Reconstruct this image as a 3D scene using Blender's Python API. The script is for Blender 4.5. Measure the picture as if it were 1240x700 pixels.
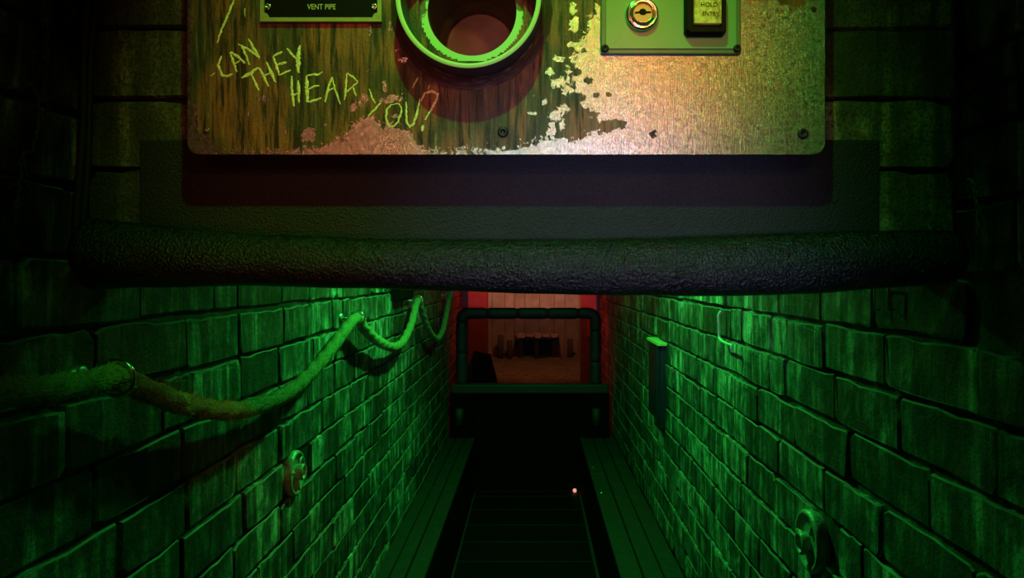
import bpy, bmesh, math, random
from mathutils import Vector, Matrix, noise

# ------------------------------------------------------------------ clear
for o in list(bpy.data.objects):
    bpy.data.objects.remove(o, do_unlink=True)
scene = bpy.context.scene
COL = scene.collection
PI = math.pi
F, VX, VY, EYE = 850.0, 645.0, 335.0, 1.55      # focal length and vanishing point in photo pixels, eye height

def P(px, py, y):
    """photo pixel at a known distance y down the corridor"""
    return Vector(((px - VX) / F * y, y, EYE - (py - VY) / F * y))

# ------------------------------------------------------------------ camera
cd = bpy.data.cameras.new('camera')
cam = bpy.data.objects.new('camera', cd)
COL.objects.link(cam)
cam.location = (0, 0, EYE)
cam.rotation_euler = (PI / 2, 0, 0)
cd.sensor_width = 36.0
cd.lens = F / 1240 * 36.0
cd.shift_x = -25 / 1240
cd.shift_y = -15 / 1240
cd.clip_start = 0.02
scene.camera = cam

# ------------------------------------------------------------------ world, exposure, lamps
w = bpy.data.worlds.new('world')
scene.world = w
w.use_nodes = True
w.node_tree.nodes['Background'].inputs[0].default_value = (0.0, 0.0, 0.0, 1)
w.node_tree.nodes['Background'].inputs[1].default_value = 0.0
vs = scene.view_settings
vs.view_transform = 'Standard'
vs.look = 'None'
vs.gamma = 1.0
vs.use_curve_mapping = False
vs.exposure = 0.0

def lamp(name, loc, target, power, color, cone=None, blend=0.3, radius=0.02):
    l = bpy.data.lights.new(name, 'SPOT' if cone else 'POINT')
    l.energy = power
    l.color = color
    l.shadow_soft_size = radius
    if cone:
        l.spot_size = math.radians(cone)
        l.spot_blend = blend
    o = bpy.data.objects.new(name, l)
    COL.objects.link(o)
    o.location = loc
    if target is not None:
        d = Vector(target) - Vector(loc)
        o.rotation_euler = d.to_track_quat('-Z', 'Y').to_euler()
    return o

GREEN = (0.035, 1.0, 0.10)
# ceiling lamp above the control panel
lamp('green_ceiling_lamp', (-0.03, 0.27, 2.50), (-0.03, 0.90, 1.82), 30, (0.05, 1.0, 0.06), 64, 1.0, 0.012)
# party-coloured lamps behind the viewer, seen as streaks on the bare metal, plus two added fills
lamp('amber_lamp', (0.27, -0.30, 2.16), (-0.04, 0.90, 1.80), 12, (1.0, 0.30, 0.06), 44, 0.8, 0.05)
lamp('pale_lamp', (0.055, -0.30, 1.93), (0.02, 0.90, 1.70), 1.2, (0.95, 0.82, 1.0), 44, 0.8, 0.03)
lamp('blue_fill', (0.10, -0.25, 1.50), (0.10, 0.85, 1.54), 36, (0.42, 0.50, 1.0), 34, 1.0, 0.06)  # unseen fill, added to give the padded bar a bluish sheen
lamp('ruby_fill', (-0.34, -0.40, 1.36), (-0.08, 0.90, 1.72), 8, (1.0, 0.15, 0.09), 44, 0.9, 0.06)  # unseen red fill, added to tint the shadows below vent and panel
lamp('rose_lamp', (-0.46, -0.30, 2.02), (-0.10, 0.90, 1.80), 3.0, (1.0, 0.36, 0.22), 46, 0.8, 0.05)
lamp('lime_lamp', (0.555, -0.30, 2.14), (0.20, 0.90, 1.85), 3.0, (0.15, 1.0, 0.12), 46, 0.8, 0.04)
# corridor lamps beyond the low lintel
lamp('corridor_lamp', (0.0, 2.50, 2.16), (0.0, 2.50, 0.0), 66, GREEN, 146, 0.65, 0.03)
lamp('corridor_lamp', (0.0, 4.10, 2.16), (0.0, 4.10, 0.0), 8, GREEN, 116, 0.7, 0.03)
# red lamps behind the barrier and in the end room
lamp('red_lamp', (0.0, 5.35, 2.15), (0.0, 6.0, 1.3), 34, (1.0, 0.03, 0.01), 116, 0.5, 0.03)
lamp('end_room_lamp', (0.1, 6.7, 2.3), (0.0, 7.7, 0.9), 62, (1.0, 0.44, 0.27), 130, 0.6, 0.05)

# ------------------------------------------------------------------ helpers: objects
def finish(name, bm, mat, parent=None, smooth=False):
    me = bpy.data.meshes.new(name)
    bmesh.ops.recalc_face_normals(bm, faces=bm.faces)
    bm.to_mesh(me)
    bm.free()
    if mat:
        me.materials.append(mat)
    if smooth:
        for p in me.polygons:
            p.use_smooth = True
    o = bpy.data.objects.new(name, me)
    COL.objects.link(o)
    if parent:
        o.parent = parent
    return o

def from_mesh(name, me, parent=None):
    o = bpy.data.objects.new(name, me)
    COL.objects.link(o)
    if parent:
        o.parent = parent
    return o

def tag(o, label=None, cat=None, group=None, kind=None):
    if label: o['label'] = label
    if cat: o['category'] = cat
    if group: o['group'] = group
    if kind: o['kind'] = kind
    return o

def empty(name, loc=(0, 0, 0)):
    o = bpy.data.objects.new(name, None)
    o.empty_display_size = 0.05
    COL.objects.link(o)
    o.location = loc
    return o

def box(bm, a, b):
    x0, y0, z0 = a; x1, y1, z1 = b
    v = [bm.verts.new(c) for c in ((x0,y0,z0),(x1,y0,z0),(x1,y1,z0),(x0,y1,z0),(x0,y0,z1),(x1,y0,z1),(x1,y1,z1),(x0,y1,z1))]
    for f in ((0,3,2,1),(4,5,6,7),(0,1,5,4),(1,2,6,5),(2,3,7,6),(3,0,4,7)):
        bm.faces.new([v[i] for i in f])
    return v

def bevel(bm, off, seg=2):
    bmesh.ops.bevel(bm, geom=list(bm.edges), offset=off, segments=seg, affect='EDGES', profile=0.5, clamp_overlap=True)

def boxed(name, a, b, mat, parent=None, bev=0.0, seg=2):
    bm = bmesh.new(); box(bm, a, b)
    if bev: bevel(bm, bev, seg)
    return finish(name, bm, mat, parent)

def lathe(bm, prof, n=64, axis='y', c=(0, 0, 0)):
    """prof: list of (r, t); revolved round +axis"""
    rings = []
    for r, t in prof:
        ring = []
        for i in range(n):
            a = 2 * PI * i / n
            if axis == 'y': co = (c[0] + r*math.cos(a), c[1] + t, c[2] + r*math.sin(a))
            elif axis == 'x': co = (c[0] + t, c[1] + r*math.cos(a), c[2] + r*math.sin(a))
            else: co = (c[0] + r*math.cos(a), c[1] + r*math.sin(a), c[2] + t)
            ring.append(bm.verts.new(co))
        rings.append(ring)
    for A, B in zip(rings, rings[1:]):
        for i in range(n):
            bm.faces.new((A[i], A[(i+1) % n], B[(i+1) % n], B[i]))
    return rings

def capring(bm, ring):
    bm.faces.new(ring)

def tube(bm, pts, rad, n=12, cap=True, closed=False):
    pts = [Vector(p) for p in pts]
    m = len(pts)
    rf = rad if callable(rad) else (lambda t: rad)
    rings = []
    up = None
    for i, p in enumerate(pts):
        if closed: d = pts[(i+1) % m] - pts[i-1]
        else: d = pts[min(i+1, m-1)] - pts[max(i-1, 0)]
        d.normalize()
        if up is None:
            up = Vector((0, 0, 1)) if abs(d.z) < 0.9 else Vector((1, 0, 0))
        s = d.cross(up).normalized()
        up = s.cross(d).normalized()
        r = rf(i / max(1, m - 1))
        rings.append([bm.verts.new(p + (s*math.cos(2*PI*k/n) + up*math.sin(2*PI*k/n)) * r) for k in range(n)])
    rng = range(m if closed else m - 1)
    for i in rng:
        A, B = rings[i], rings[(i+1) % m]
        for k in range(n):
            bm.faces.new((A[k], A[(k+1) % n], B[(k+1) % n], B[k]))
    if cap and not closed:
        bm.faces.new(rings[0]); bm.faces.new(rings[-1])
    return rings

def spline(pts, per=10):
    pts = [Vector(p) for p in pts]
    out = []
    n = len(pts)
    for i in range(n - 1):
        p0, p1, p2, p3 = pts[max(i-1, 0)], pts[i], pts[i+1], pts[min(i+2, n-1)]
        for k in range(per):
            t = k / per
            out.append(0.5 * ((2*p1) + (p2-p0)*t + (2*p0-5*p1+4*p2-p3)*t*t + (3*p1-p0-3*p2+p3)*t*t*t))
    out.append(pts[-1])
    return out

# ------------------------------------------------------------------ helpers: materials
class NT:
    def __init__(self, name):
        self.m = bpy.data.materials.new(name)
        self.m.use_nodes = True
        self.t = self.m.node_tree
        self.t.nodes.clear()
        self.out = self.t.nodes.new('ShaderNodeOutputMaterial')
    def n(self, typ, **kw):
        nd = self.t.nodes.new(typ)
        for k, v in kw.items():
            setattr(nd, k, v)
        return nd
    def l(self, a, b):
        self.t.links.new(a, b)
    def pos(self, scale=(1, 1, 1)):
        g = self.n('ShaderNodeNewGeometry')
        mp = self.n('ShaderNodeMapping')
        mp.inputs['Scale'].default_value = scale
        self.l(g.outputs['Position'], mp.inputs['Vector'])
        return mp.outputs['Vector']
    def noise(self, vec, scale, detail=4, rough=0.55, dist=0.0):
        nd = self.n('ShaderNodeTexNoise')
        nd.inputs['Scale'].default_value = scale
        nd.inputs['Detail'].default_value = detail
        nd.inputs['Roughness'].default_value = rough
        nd.inputs['Distortion'].default_value = dist
        if vec is not None: self.l(vec, nd.inputs['Vector'])
        return nd.outputs['Fac']
    def voro(self, vec, scale, feature='F1'):
        nd = self.n('ShaderNodeTexVoronoi', feature=feature)
        nd.inputs['Scale'].default_value = scale
        if vec is not None: self.l(vec, nd.inputs['Vector'])
        return nd.outputs['Distance']
    def ramp(self, fac, stops, interp='LINEAR'):
        r = self.n('ShaderNodeValToRGB')
        r.color_ramp.interpolation = interp
        e = r.color_ramp.elements
        while len(e) < len(stops): e.new(0.5)
        for el, (p, c) in zip(e, stops):
            el.position = p
            el.color = (c, c, c, 1) if isinstance(c, (int, float)) else (c[0], c[1], c[2], 1)
        self.l(fac, r.inputs['Fac'])
        return r.outputs['Color']
    def mix(self, fac, a, b, mode='MIX'):
        nd = self.n('ShaderNodeMix', data_type='RGBA', blend_type=mode)
        nd.clamp_factor = True
        for inp, v in ((nd.inputs[0], fac), (nd.inputs[6], a), (nd.inputs[7], b)):
            if isinstance(v, (int, float)): inp.default_value = v if inp == nd.inputs[0] else (v, v, v, 1)
            elif isinstance(v, tuple): inp.default_value = (v[0], v[1], v[2], 1)
            else: self.l(v, inp)
        return nd.outputs[2]
    def math(self, op, a, b=0.0, clamp=False):
        nd = self.n('ShaderNodeMath', operation=op)
        nd.use_clamp = clamp
        for i, v in enumerate((a, b)):
            if isinstance(v, (int, float)): nd.inputs[i].default_value = v
            else: self.l(v, nd.inputs[i])
        return nd.outputs[0]
    def bump(self, h, strength, dist, prev=None):
        b = self.n('ShaderNodeBump')
        b.inputs['Strength'].default_value = strength
        b.inputs['Distance'].default_value = dist
        self.l(h, b.inputs['Height'])
        if prev is not None: self.l(prev, b.inputs['Normal'])
        return b.outputs['Normal']
    def bsdf(self, **kw):
        b = self.n('ShaderNodeBsdfPrincipled')
        for k, v in kw.items():
            inp = b.inputs[k.replace('_', ' ')]
            if isinstance(v, (int, float)): inp.default_value = v
            elif isinstance(v, tuple): inp.default_value = (v[0], v[1], v[2], 1)
            else: self.l(v, inp)
        return b
    def done(self, sh):
        self.l(sh, self.out.inputs['Surface'])
        return self.m

def simple(name, col, rough=0.5, metal=0.0, var=0.25, scale=60, bump=0.2, bdist=0.001, spec=0.5):
    t = NT(name)
    f = t.noise(t.pos(), scale, 5)
    c = t.mix(f, tuple(x * (1 - var) for x in col), tuple(min(1, x * (1 + var)) for x in col))
    b = t.bsdf(Base_Color=c, Roughness=rough, Metallic=metal, Normal=t.bump(f, bump, bdist))
    b.inputs['Specular IOR Level'].default_value = spec
    return t.done(b.outputs[0])

def make_brick_mat(name, lo, hi, grain=1.0):
    t = NT(name)
    oi = t.n('ShaderNodeObjectInfo')
    st = t.noise(t.pos((22, 22, 2.4)), 1.0, 6, 0.66, 0.9)          # vertical drips of old paint
    st2 = t.noise(t.pos((90, 90, 9)), 1.0, 4, 0.65, 0.8)
    pat = t.noise(t.pos(), 15.0, 6, 0.62, 0.4)
    big = t.noise(t.pos(), 3.2, 3, 0.5)
    fine = t.noise(t.pos(), 230, 4, 0.75)
    s = t.ramp(st, [(0.38, 0.06), (0.50, 0.22), (0.58, 0.55), (0.68, 1.0)])
    p = t.ramp(pat, [(0.36, 0.12), (0.50, 0.45), (0.64, 1.0)])
    f = t.math('MULTIPLY', t.math('MULTIPLY', s, p), 2.3)
    f = t.math('ADD', f, t.math('MULTIPLY', t.ramp(st2, [(0.58, 0.0), (0.70, 1.0)]), 0.16))
    f = t.math('MULTIPLY', f, t.ramp(big, [(0.36, 0.30), (0.62, 1.0)]))
    rnd = t.math('POWER', oi.outputs['Random'], 1.6)
    f = t.math('MULTIPLY', f, t.math('ADD', 0.35, t.math('MULTIPLY', rnd, 1.3)), True)
    c = t.mix(f, lo, hi)
    dk = t.math('MULTIPLY', t.ramp(fine, [(0.38, 1.0), (0.56, 0.0)]), min(1.0, 0.55 * grain))
    c = t.mix(dk, c, (lo[0]*0.5, lo[1]*0.5, lo[2]*0.5))
    h = t.math('ADD', t.math('MULTIPLY', fine, 0.45 * grain), t.math('ADD', t.math('MULTIPLY', t.noise(t.pos(), 60, 5, 0.6), 0.7), t.math('MULTIPLY', st, 0.4)))
    b = t.bsdf(Base_Color=c, Roughness=t.ramp(pat, [(0.3, 0.68), (0.7, 0.40)]), Normal=t.bump(h, 0.8, 0.006))
    b.inputs['Specular IOR Level'].default_value = 0.4
    return t.done(b.outputs[0])

M = {}
M['brick'] = make_brick_mat('painted_brick', (0.014, 0.016, 0.014), (0.85, 0.90, 0.86))
M['block'] = make_brick_mat('gritty_brick', (0.05, 0.05, 0.03), (0.36, 0.33, 0.18), 1.6)
M['edge'] = simple('lit_brick_edge', (0.20, 0.21, 0.19), 0.6, 0, 1.0, 22, 0.8, 0.004, 0.3)  # paler than the faces: overhead light painted onto the top edges
M['mortar'] = make_brick_mat('painted_mortar', (0.015, 0.017, 0.015), (0.22, 0.24, 0.22), 1.5)
M['plaster'] = simple('dark_plaster', (0.05, 0.05, 0.05), 0.9, 0, 0.4, 30, 0.4, 0.003, 0.2)
M['black_paint'] = simple('black_paint', (0.003, 0.003, 0.003), 0.8, 0, 0.5, 40, 0.4, 0.002, 0.1)
M['floor_black'] = simple('worn_black_board', (0.004, 0.005, 0.004), 0.6, 0, 0.7, 60, 0.6, 0.002, 0.2)
M['ledge'] = simple('painted_ledge_board', (0.035, 0.038, 0.035), 0.6, 0, 0.6, 25, 0.6, 0.003, 0.35)
M['steel'] = simple('bright_steel', (0.75, 0.75, 0.75), 0.22, 1.0, 0.15, 80, 0.1, 0.0005)
M['dull_steel'] = simple('dull_steel', (0.5, 0.5, 0.5), 0.4, 0.9, 0.3, 80, 0.2, 0.0008)
M['black_screw'] = simple('blackened_screw', (0.02, 0.02, 0.02), 0.45, 0.3, 0.4, 200, 0.3, 0.0005)
M['cable'] = simple('dark_cable', (0.02, 0.02, 0.02), 0.6, 0, 0.3, 60, 0.2, 0.001)
M['root'] = simple('dry_root', (0.22, 0.23, 0.17), 0.85, 0, 0.5, 120, 0.6, 0.002, 0.2)
M['white_paint'] = simple('pale_green_paint', (0.50, 0.78, 0.48), 0.5, 0, 0.1, 120, 0.15, 0.0006)

def make_foam(name, base, cell, strength, rough, dist):
    t = NT(name)
    v = t.voro(t.pos(), cell, 'SMOOTH_F1')
    f = t.noise(t.pos(), cell * 0.9, 4, 0.65)
    big = t.noise(t.pos(), 14, 4)
    h = t.math('ADD', t.math('MULTIPLY', v, 0.8), f)
    b = t.bsdf(Base_Color=t.mix(big, tuple(x*0.6 for x in base), tuple(x*1.4 for x in base)),
               Roughness=t.ramp(f, [(0.3, rough + 0.12), (0.7, rough - 0.06)]), Normal=t.bump(h, strength, dist))
    b.inputs['Specular IOR Level'].default_value = 0.6
    return t.done(b.outputs[0])
M['roll_foam'] = make_foam('bumpy_black_foam', (0.004, 0.004, 0.0045), 300, 1.0, 0.20, 0.0030)
M['sheet_foam'] = make_foam('black_foam_sheet', (0.010, 0.010, 0.011), 420, 0.9, 0.70, 0.003)
M['tube_foam'] = make_foam('green_black_tube_foam', (0.030, 0.033, 0.030), 120, 0.4, 0.55, 0.003)

# ------------------------------------------------------------------ the setting
WL, WR = -0.60, 0.57          # brick faces of the side walls
Y0, Y1 = -1.8, 6.0
LEDGE = EYE - 1.14            # top of the side ledges
BD = 0.010                    # brick relief
CH = 0.094                    # course height

floor = tag(boxed('floor', (-2.0, Y0, -0.10), (2.0, 9.0, 0.0), M['plaster']), kind='structure')
tag(boxed('ceiling', (-2.0, Y0, 2.70), (2.0, 9.0, 2.80), M['plaster']), kind='structure')
wall_left = tag(boxed('wall_left', (WL - 0.20, Y0, 0.0), (WL - BD, Y1, 2.70), M['mortar']), kind='structure')
wall_right = tag(boxed('wall_right', (WR + BD, Y0, 0.0), (WR + 0.22, Y1, 2.70), M['mortar']), kind='structure')
tag(boxed('wall_back', (-2.0, Y0 - 0.1, 0.0), (2.0, Y0, 2.70), M['plaster']), kind='structure')

_brick_cache = {}
def brick_bm(L, H, D, seed, bm=None, mat=None, edge=False):
    r = random.Random(seed)
    own = bm is None
    if own: bm = bmesh.new()
    c = min(0.007, H * 0.22)
    base = []
    for (sx, sz, order) in ((-1, -1, 0), (1, -1, 1), (1, 1, 0), (-1, 1, 1)):
        cx = c * r.choice((0.3, 0.5, 0.8, 1.2, 2.4))
        cz = c * r.choice((0.3, 0.5, 0.8, 1.2, 2.0))
        a = (sx * L/2, sz * (H/2 - cz)); b = (sx * (L/2 - cx), sz * H/2)
        base += [a, b] if order == 0 else [b, a]
    mids = []
    for i in range(8):                      # two extra points along the long edges
        mids.append(base[i])
        if i in (1, 5):
            x0, z0 = base[i]; x1, z1 = base[(i+1) % 8]
            m_ = 5 if i == 5 else 2
            for q in range(1, m_):
                t_ = (q + r.uniform(-0.3, 0.3)) / m_
                mids.append((x0 + (x1-x0)*t_, z0 + (z1-z0)*t_ + r.uniform(-0.0028, 0.0020)))
    pts = [(x + r.uniform(-0.0022, 0.0022), z + r.uniform(-0.0022, 0.0022)) for x, z in mids]
    ins = 0.0026
    def ring(y, k, jy=0):
        out = []
        for x, z in pts:
            d = math.hypot(x, z)
            xx = x - math.copysign(min(abs(x), k), x); zz = z - math.copysign(min(abs(z), k), z)
            co = Vector((xx, y + r.uniform(-jy, jy), zz))
            out.append(bm.verts.new(mat @ co if mat else co))
        return out
    R = [ring(D*0.1, 0), ring(-D*0.72, 0), ring(-D, ins, 0.0012)]
    n = len(pts)
    for A, B in zip(R, R[1:]):
        for i in range(n):
            bm.faces.new((A[i], A[(i+1) % n], B[(i+1) % n], B[i]))
    bm.faces.new(R[-1])
    A, B = R[1], R[2]
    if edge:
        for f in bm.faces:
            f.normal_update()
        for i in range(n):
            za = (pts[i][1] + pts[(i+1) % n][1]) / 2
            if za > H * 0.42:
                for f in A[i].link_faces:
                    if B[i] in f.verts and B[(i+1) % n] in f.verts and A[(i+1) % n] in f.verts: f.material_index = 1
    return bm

def brick_mesh(L, variant):
    k = (round(L, 3), variant)
    if k not in _brick_cache:
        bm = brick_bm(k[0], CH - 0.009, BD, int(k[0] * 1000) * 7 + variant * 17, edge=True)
        bmesh.ops.recalc_face_normals(bm, faces=bm.faces)
        me = bpy.data.meshes.new('brick'); bm.to_mesh(me); bm.free()
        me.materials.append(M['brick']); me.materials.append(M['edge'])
        _brick_cache[k] = me
    return _brick_cache[k]

def brick_wall(parent, X, rotz, joint0, seed, skip):
    """courses on a side wall; skip(y, z) tells where no brick sits"""
    r = random.Random(seed)
    far = bmesh.new()
    sg = 1 if rotz > 0 else -1
    zj = EYE - joint0
    rows = []
    z = zj
    while z - CH > LEDGE - 0.06: z -= CH
    while z < 2.55:
        rows.append(z + CH / 2); z += CH
    for ri, zc in enumerate(rows):
        y = -0.9 + r.uniform(0, 0.2)
        while y < Y1 - 0.05:
            L = r.choice((0.235, 0.235, 0.255, 0.215, 0.105, 0.205))
            L = min(L, Y1 - y - 0.005)
            if L < 0.05: break
            yc = y + L / 2
            if not skip(yc, zc):
                seen = 0.62 < yc < 3.75 and zc - CH/2 < EYE + (0.02 if yc > 0.97 else 0.40 * yc) and zc + CH/2 > EYE - 0.44 * yc
                out = r.uniform(-0.0035, 0.003)
                zo = zc + r.uniform(-0.0022, 0.0022)
                tilt = r.uniform(-0.012, 0.012)
                gap = r.choice((0.0005, 0.001, 0.001, 0.002, 0.004, 0.009, 0.014))
                face = X + sg * (-BD + 0.0) 
                loc = Vector((face + sg * (out), yc, zo))
                if seen:
                    Lm = L - 0.012
                    o = from_mesh('brick', brick_mesh(Lm, r.randrange(5)), parent)
                    o.location = loc
                    o.rotation_euler = (0, tilt, rotz)
                    o.scale = ((L - gap) / Lm, 1, 1)
                else:
                    mt = Matrix.Translation(loc) @ Matrix.Rotation(rotz, 4, 'Z') @ Matrix.Rotation(tilt, 4, 'Y')
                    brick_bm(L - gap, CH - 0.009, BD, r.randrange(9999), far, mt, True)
            y += L
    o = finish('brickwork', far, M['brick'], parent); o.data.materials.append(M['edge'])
    tag(o, kind='stuff')

DISC_L = (1.75, EYE - (573 - VY) / F * 1.75)
DISC_R = (1.425, EYE - (655 - VY) / F * 1.425)
HOLE_L = (3.05, EYE - 0.075)
HOLE_R = (0.83, EYE - 0.062)
def skip_l(y, z):
    return ((abs(y - DISC_L[0]) < 0.10 and abs(z - DISC_L[1]) < 0.045)
)
def skip_r(y, z):
    return (abs(y - DISC_R[0]) < 0.10 and abs(z - DISC_R[1]) < 0.045) or (abs(y - HOLE_R[0]) < 0.09 and abs(z - HOLE_R[1]) < 0.047)
brick_wall(wall_left, WL, PI / 2, 0.070, 3, skip_l)
brick_wall(wall_right, WR, -PI / 2, 0.090, 8, skip_r)

# lintel wall across the corridor, carrying the control panel
LY = 0.945                     # face of its mortar bed
VENT = (-0.0765, 1.885)        # vent axis x, z
bm = bmesh.new()
hx0, hx1, hz0, hz1 = VENT[0] - 0.11, VENT[0] + 0.11, VENT[1] - 0.11, VENT[1] + 0.11
for a, b in (((WL, LY, 1.565), (WR, 1.09, hz0)), ((WL, LY, hz1), (WR, 1.09, 2.70)),
             ((WL, LY, hz0), (hx0, 1.09, hz1)), ((hx1, LY, hz0), (WR, 1.09, hz1))):
    box(bm, a, b)
wall_front = tag(finish('wall_front', bm, M['mortar']), kind='structure')
r = random.Random(5)
for side in (-1, 1):
    for k in range(0, 7):
        zc = EYE + (335 - 206) / F * 0.93 + (k + 0.5) * CH - CH * 0.5 + CH/2 - CH
        zc = EYE + 0.141 + (k - 0.5) * CH
        if side < 0: spans = [(WL + 0.012, -0.425)]
        else: spans = [(0.36, WR - 0.012)]
        for x0, x1 in spans:
            bmb = brick_bm(x1 - x0, CH - 0.003, 0.017, 40 + k * 7 + side)
            o = finish('brick', bmb, M['block'], wall_front)
            o.location = ((x0 + x1) / 2, LY + r.uniform(-0.001, 0.002), zc)

# side ledges with long boards, and the black riser under each
def ledge(name, x0, x1, xin, seed):
    t = tag(boxed(name, (min(x0, x1), -1.0, 0.0), (max(x0, x1), 5.9, LEDGE - 0.022), M['black_paint']), kind='structure')
    rr = random.Random(seed)
    s = 1 if xin > x0 else -1
    wd = abs(x1 - x0)
    for j in range(3):
        a = x0 + s * (wd * j / 3 + 0.003); b = x0 + s * (wd * (j + 1) / 3 - 0.003)
        if j == 2: b += s * 0.012
        y = -1.0 + rr.uniform(0, 0.5)
        while y < 5.85:
            L = min(rr.uniform(1.2, 1.9), 5.88 - y)
            dz = rr.uniform(-0.004, 0.004)
            boxed('ledge_board', (min(a, b), y, LEDGE - 0.022), (max(a, b), y + L - 0.004, LEDGE + dz), M['ledge'], t, 0.003, 1)
            y += L
    return t
ledge_l = ledge('trim_1', WL - BD + 0.001, -0.42, 0, 1)
ledge_r = ledge('trim_2', WR + BD - 0.001, 0.345, 0, 2)

# cross boards of the dark walkway
y = 1.0
rr = random.Random(11)
while y < 4.98:
    boxed('floor_board', (-0.405, y, 0.0), (0.325, min(y + 0.27, 5.0), 0.018 + rr.uniform(-0.002, 0.002)), M['floor_black'], floor, 0.004, 1)
    y += 0.278

# ------------------------------------------------------------------ control panel
PY = 0.88
def S(px, py):            # photo pixel on the panel's face
    return P(px, py, PY)
x0p, x1p = S(227, 0).x, S(999, 0).x
zbot, ztop = S(0, 187).z, 2.16
panel = empty('control_panel', ((x0p + x1p) / 2, 0.93, zbot))
tag(panel, 'worn metal control panel with peeling brown paint and scratched words above the black padded bar', 'control panel')
pl = panel.location.copy()

def child(o, parent=panel):
    o.parent = parent
    o.matrix_parent_inverse = parent.matrix_world.inverted() if parent.type != 'EMPTY' else Matrix.Translation(-parent.location)
    return o

def bare_field(px, py):
    """> 0 where the paint has come off, measured in a soft pixel distance"""
    def lerp(t, pts):
        for (a, va), (b, vb) in zip(pts, pts[1:]):
            if t <= b: return va + (vb - va) * max(0, (t - a)) / (b - a)
        return pts[-1][1]
    yb = lerp(px, [(220, 150), (236, 156), (250, 166), (262, 182), (330, 186), (380, 180), (402, 172), (420, 160), (436, 144), (452, 138), (462, 154), (475, 150), (492, 158), (505, 174), (520, 184), (560, 183), (585, 183), (620, 180), (650, 172), (668, 166), (690, 172), (720, 160), (740, 172), (760, 165), (1000, 165)])
    b = (py - yb) / 13
    xb = lerp(py, [(-400, 760), (-30, 745), (0, 730), (30, 712), (60, 702), (80, 690), (105, 688), (118, 700), (130, 708), (145, 728), (158, 740), (168, 712), (190, 690)])
    b = max(b, (px - xb) / 16)
    b = max(b, (231 - px) / 6)
    for cx, cy, rx, ry in ((664, 87, 6, 5), (676, 101, 8, 6), (690, 110, 11, 8), (700, 92, 7, 9), (672, 140, 8, 6), (682, 132, 7, 5), (660, 124, 5, 4), (668, 160, 6, 5), (658, 176, 10, 7), (676, 72, 6, 3), (696, 30, 5, 9), (693, 10, 4, 6), (645, 137, 5, 2), (691, 54, 4, 3), (668, 150, 4, 3), (680, 152, 4, 6),
                           (428, 130, 4, 6), (439, 127, 4, 6), (443, 118, 4, 4), (466, 104, 3, 7), (475, 119, 10, 5), (468, 122, 7, 3), (484, 121, 4, 3), (478, 141, 5, 2), (374, 162, 7, 9), (317, 119, 8, 3.5), (302, 139, 2.5, 3), (345, 159, 2, 3), (488, 73, 5, 3), (480, 62, 2, 3), (449, 38, 2, 5), (473, 33, 2, 7), (445, 86, 2, 2), (232, 128, 5, 14), (234, 150, 7, 12), (395, 152, 2, 2)):
        d = 1.0 - math.hypot((px - cx) / rx, (py - cy) / ry)
        b = max(b, d * 1.1)
    for cx, cy, rx, ry in ((791, 163, 5, 5), (733, 152, 15, 7), (748, 149, 11, 5), (713, 97, 5, 5), (722, 115, 4, 4), (700, 88, 5, 4), (693, 82, 3, 4), (737, 115, 4, 3), (958, -4, 20, 14), (985, 12, 4, 3), (695, 105, 3, 4), (697, 118, 12, 6), (246, 170, 3, 3), (238, 174, 3, 2), (236, 119, 8, 6)):
        d = 1.0 - math.hypot((px - cx) / rx, (py - cy) / ry)
        if d > -0.5: b = min(b, -d * 1.2)
    return max(-1, min(1, b))

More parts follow.
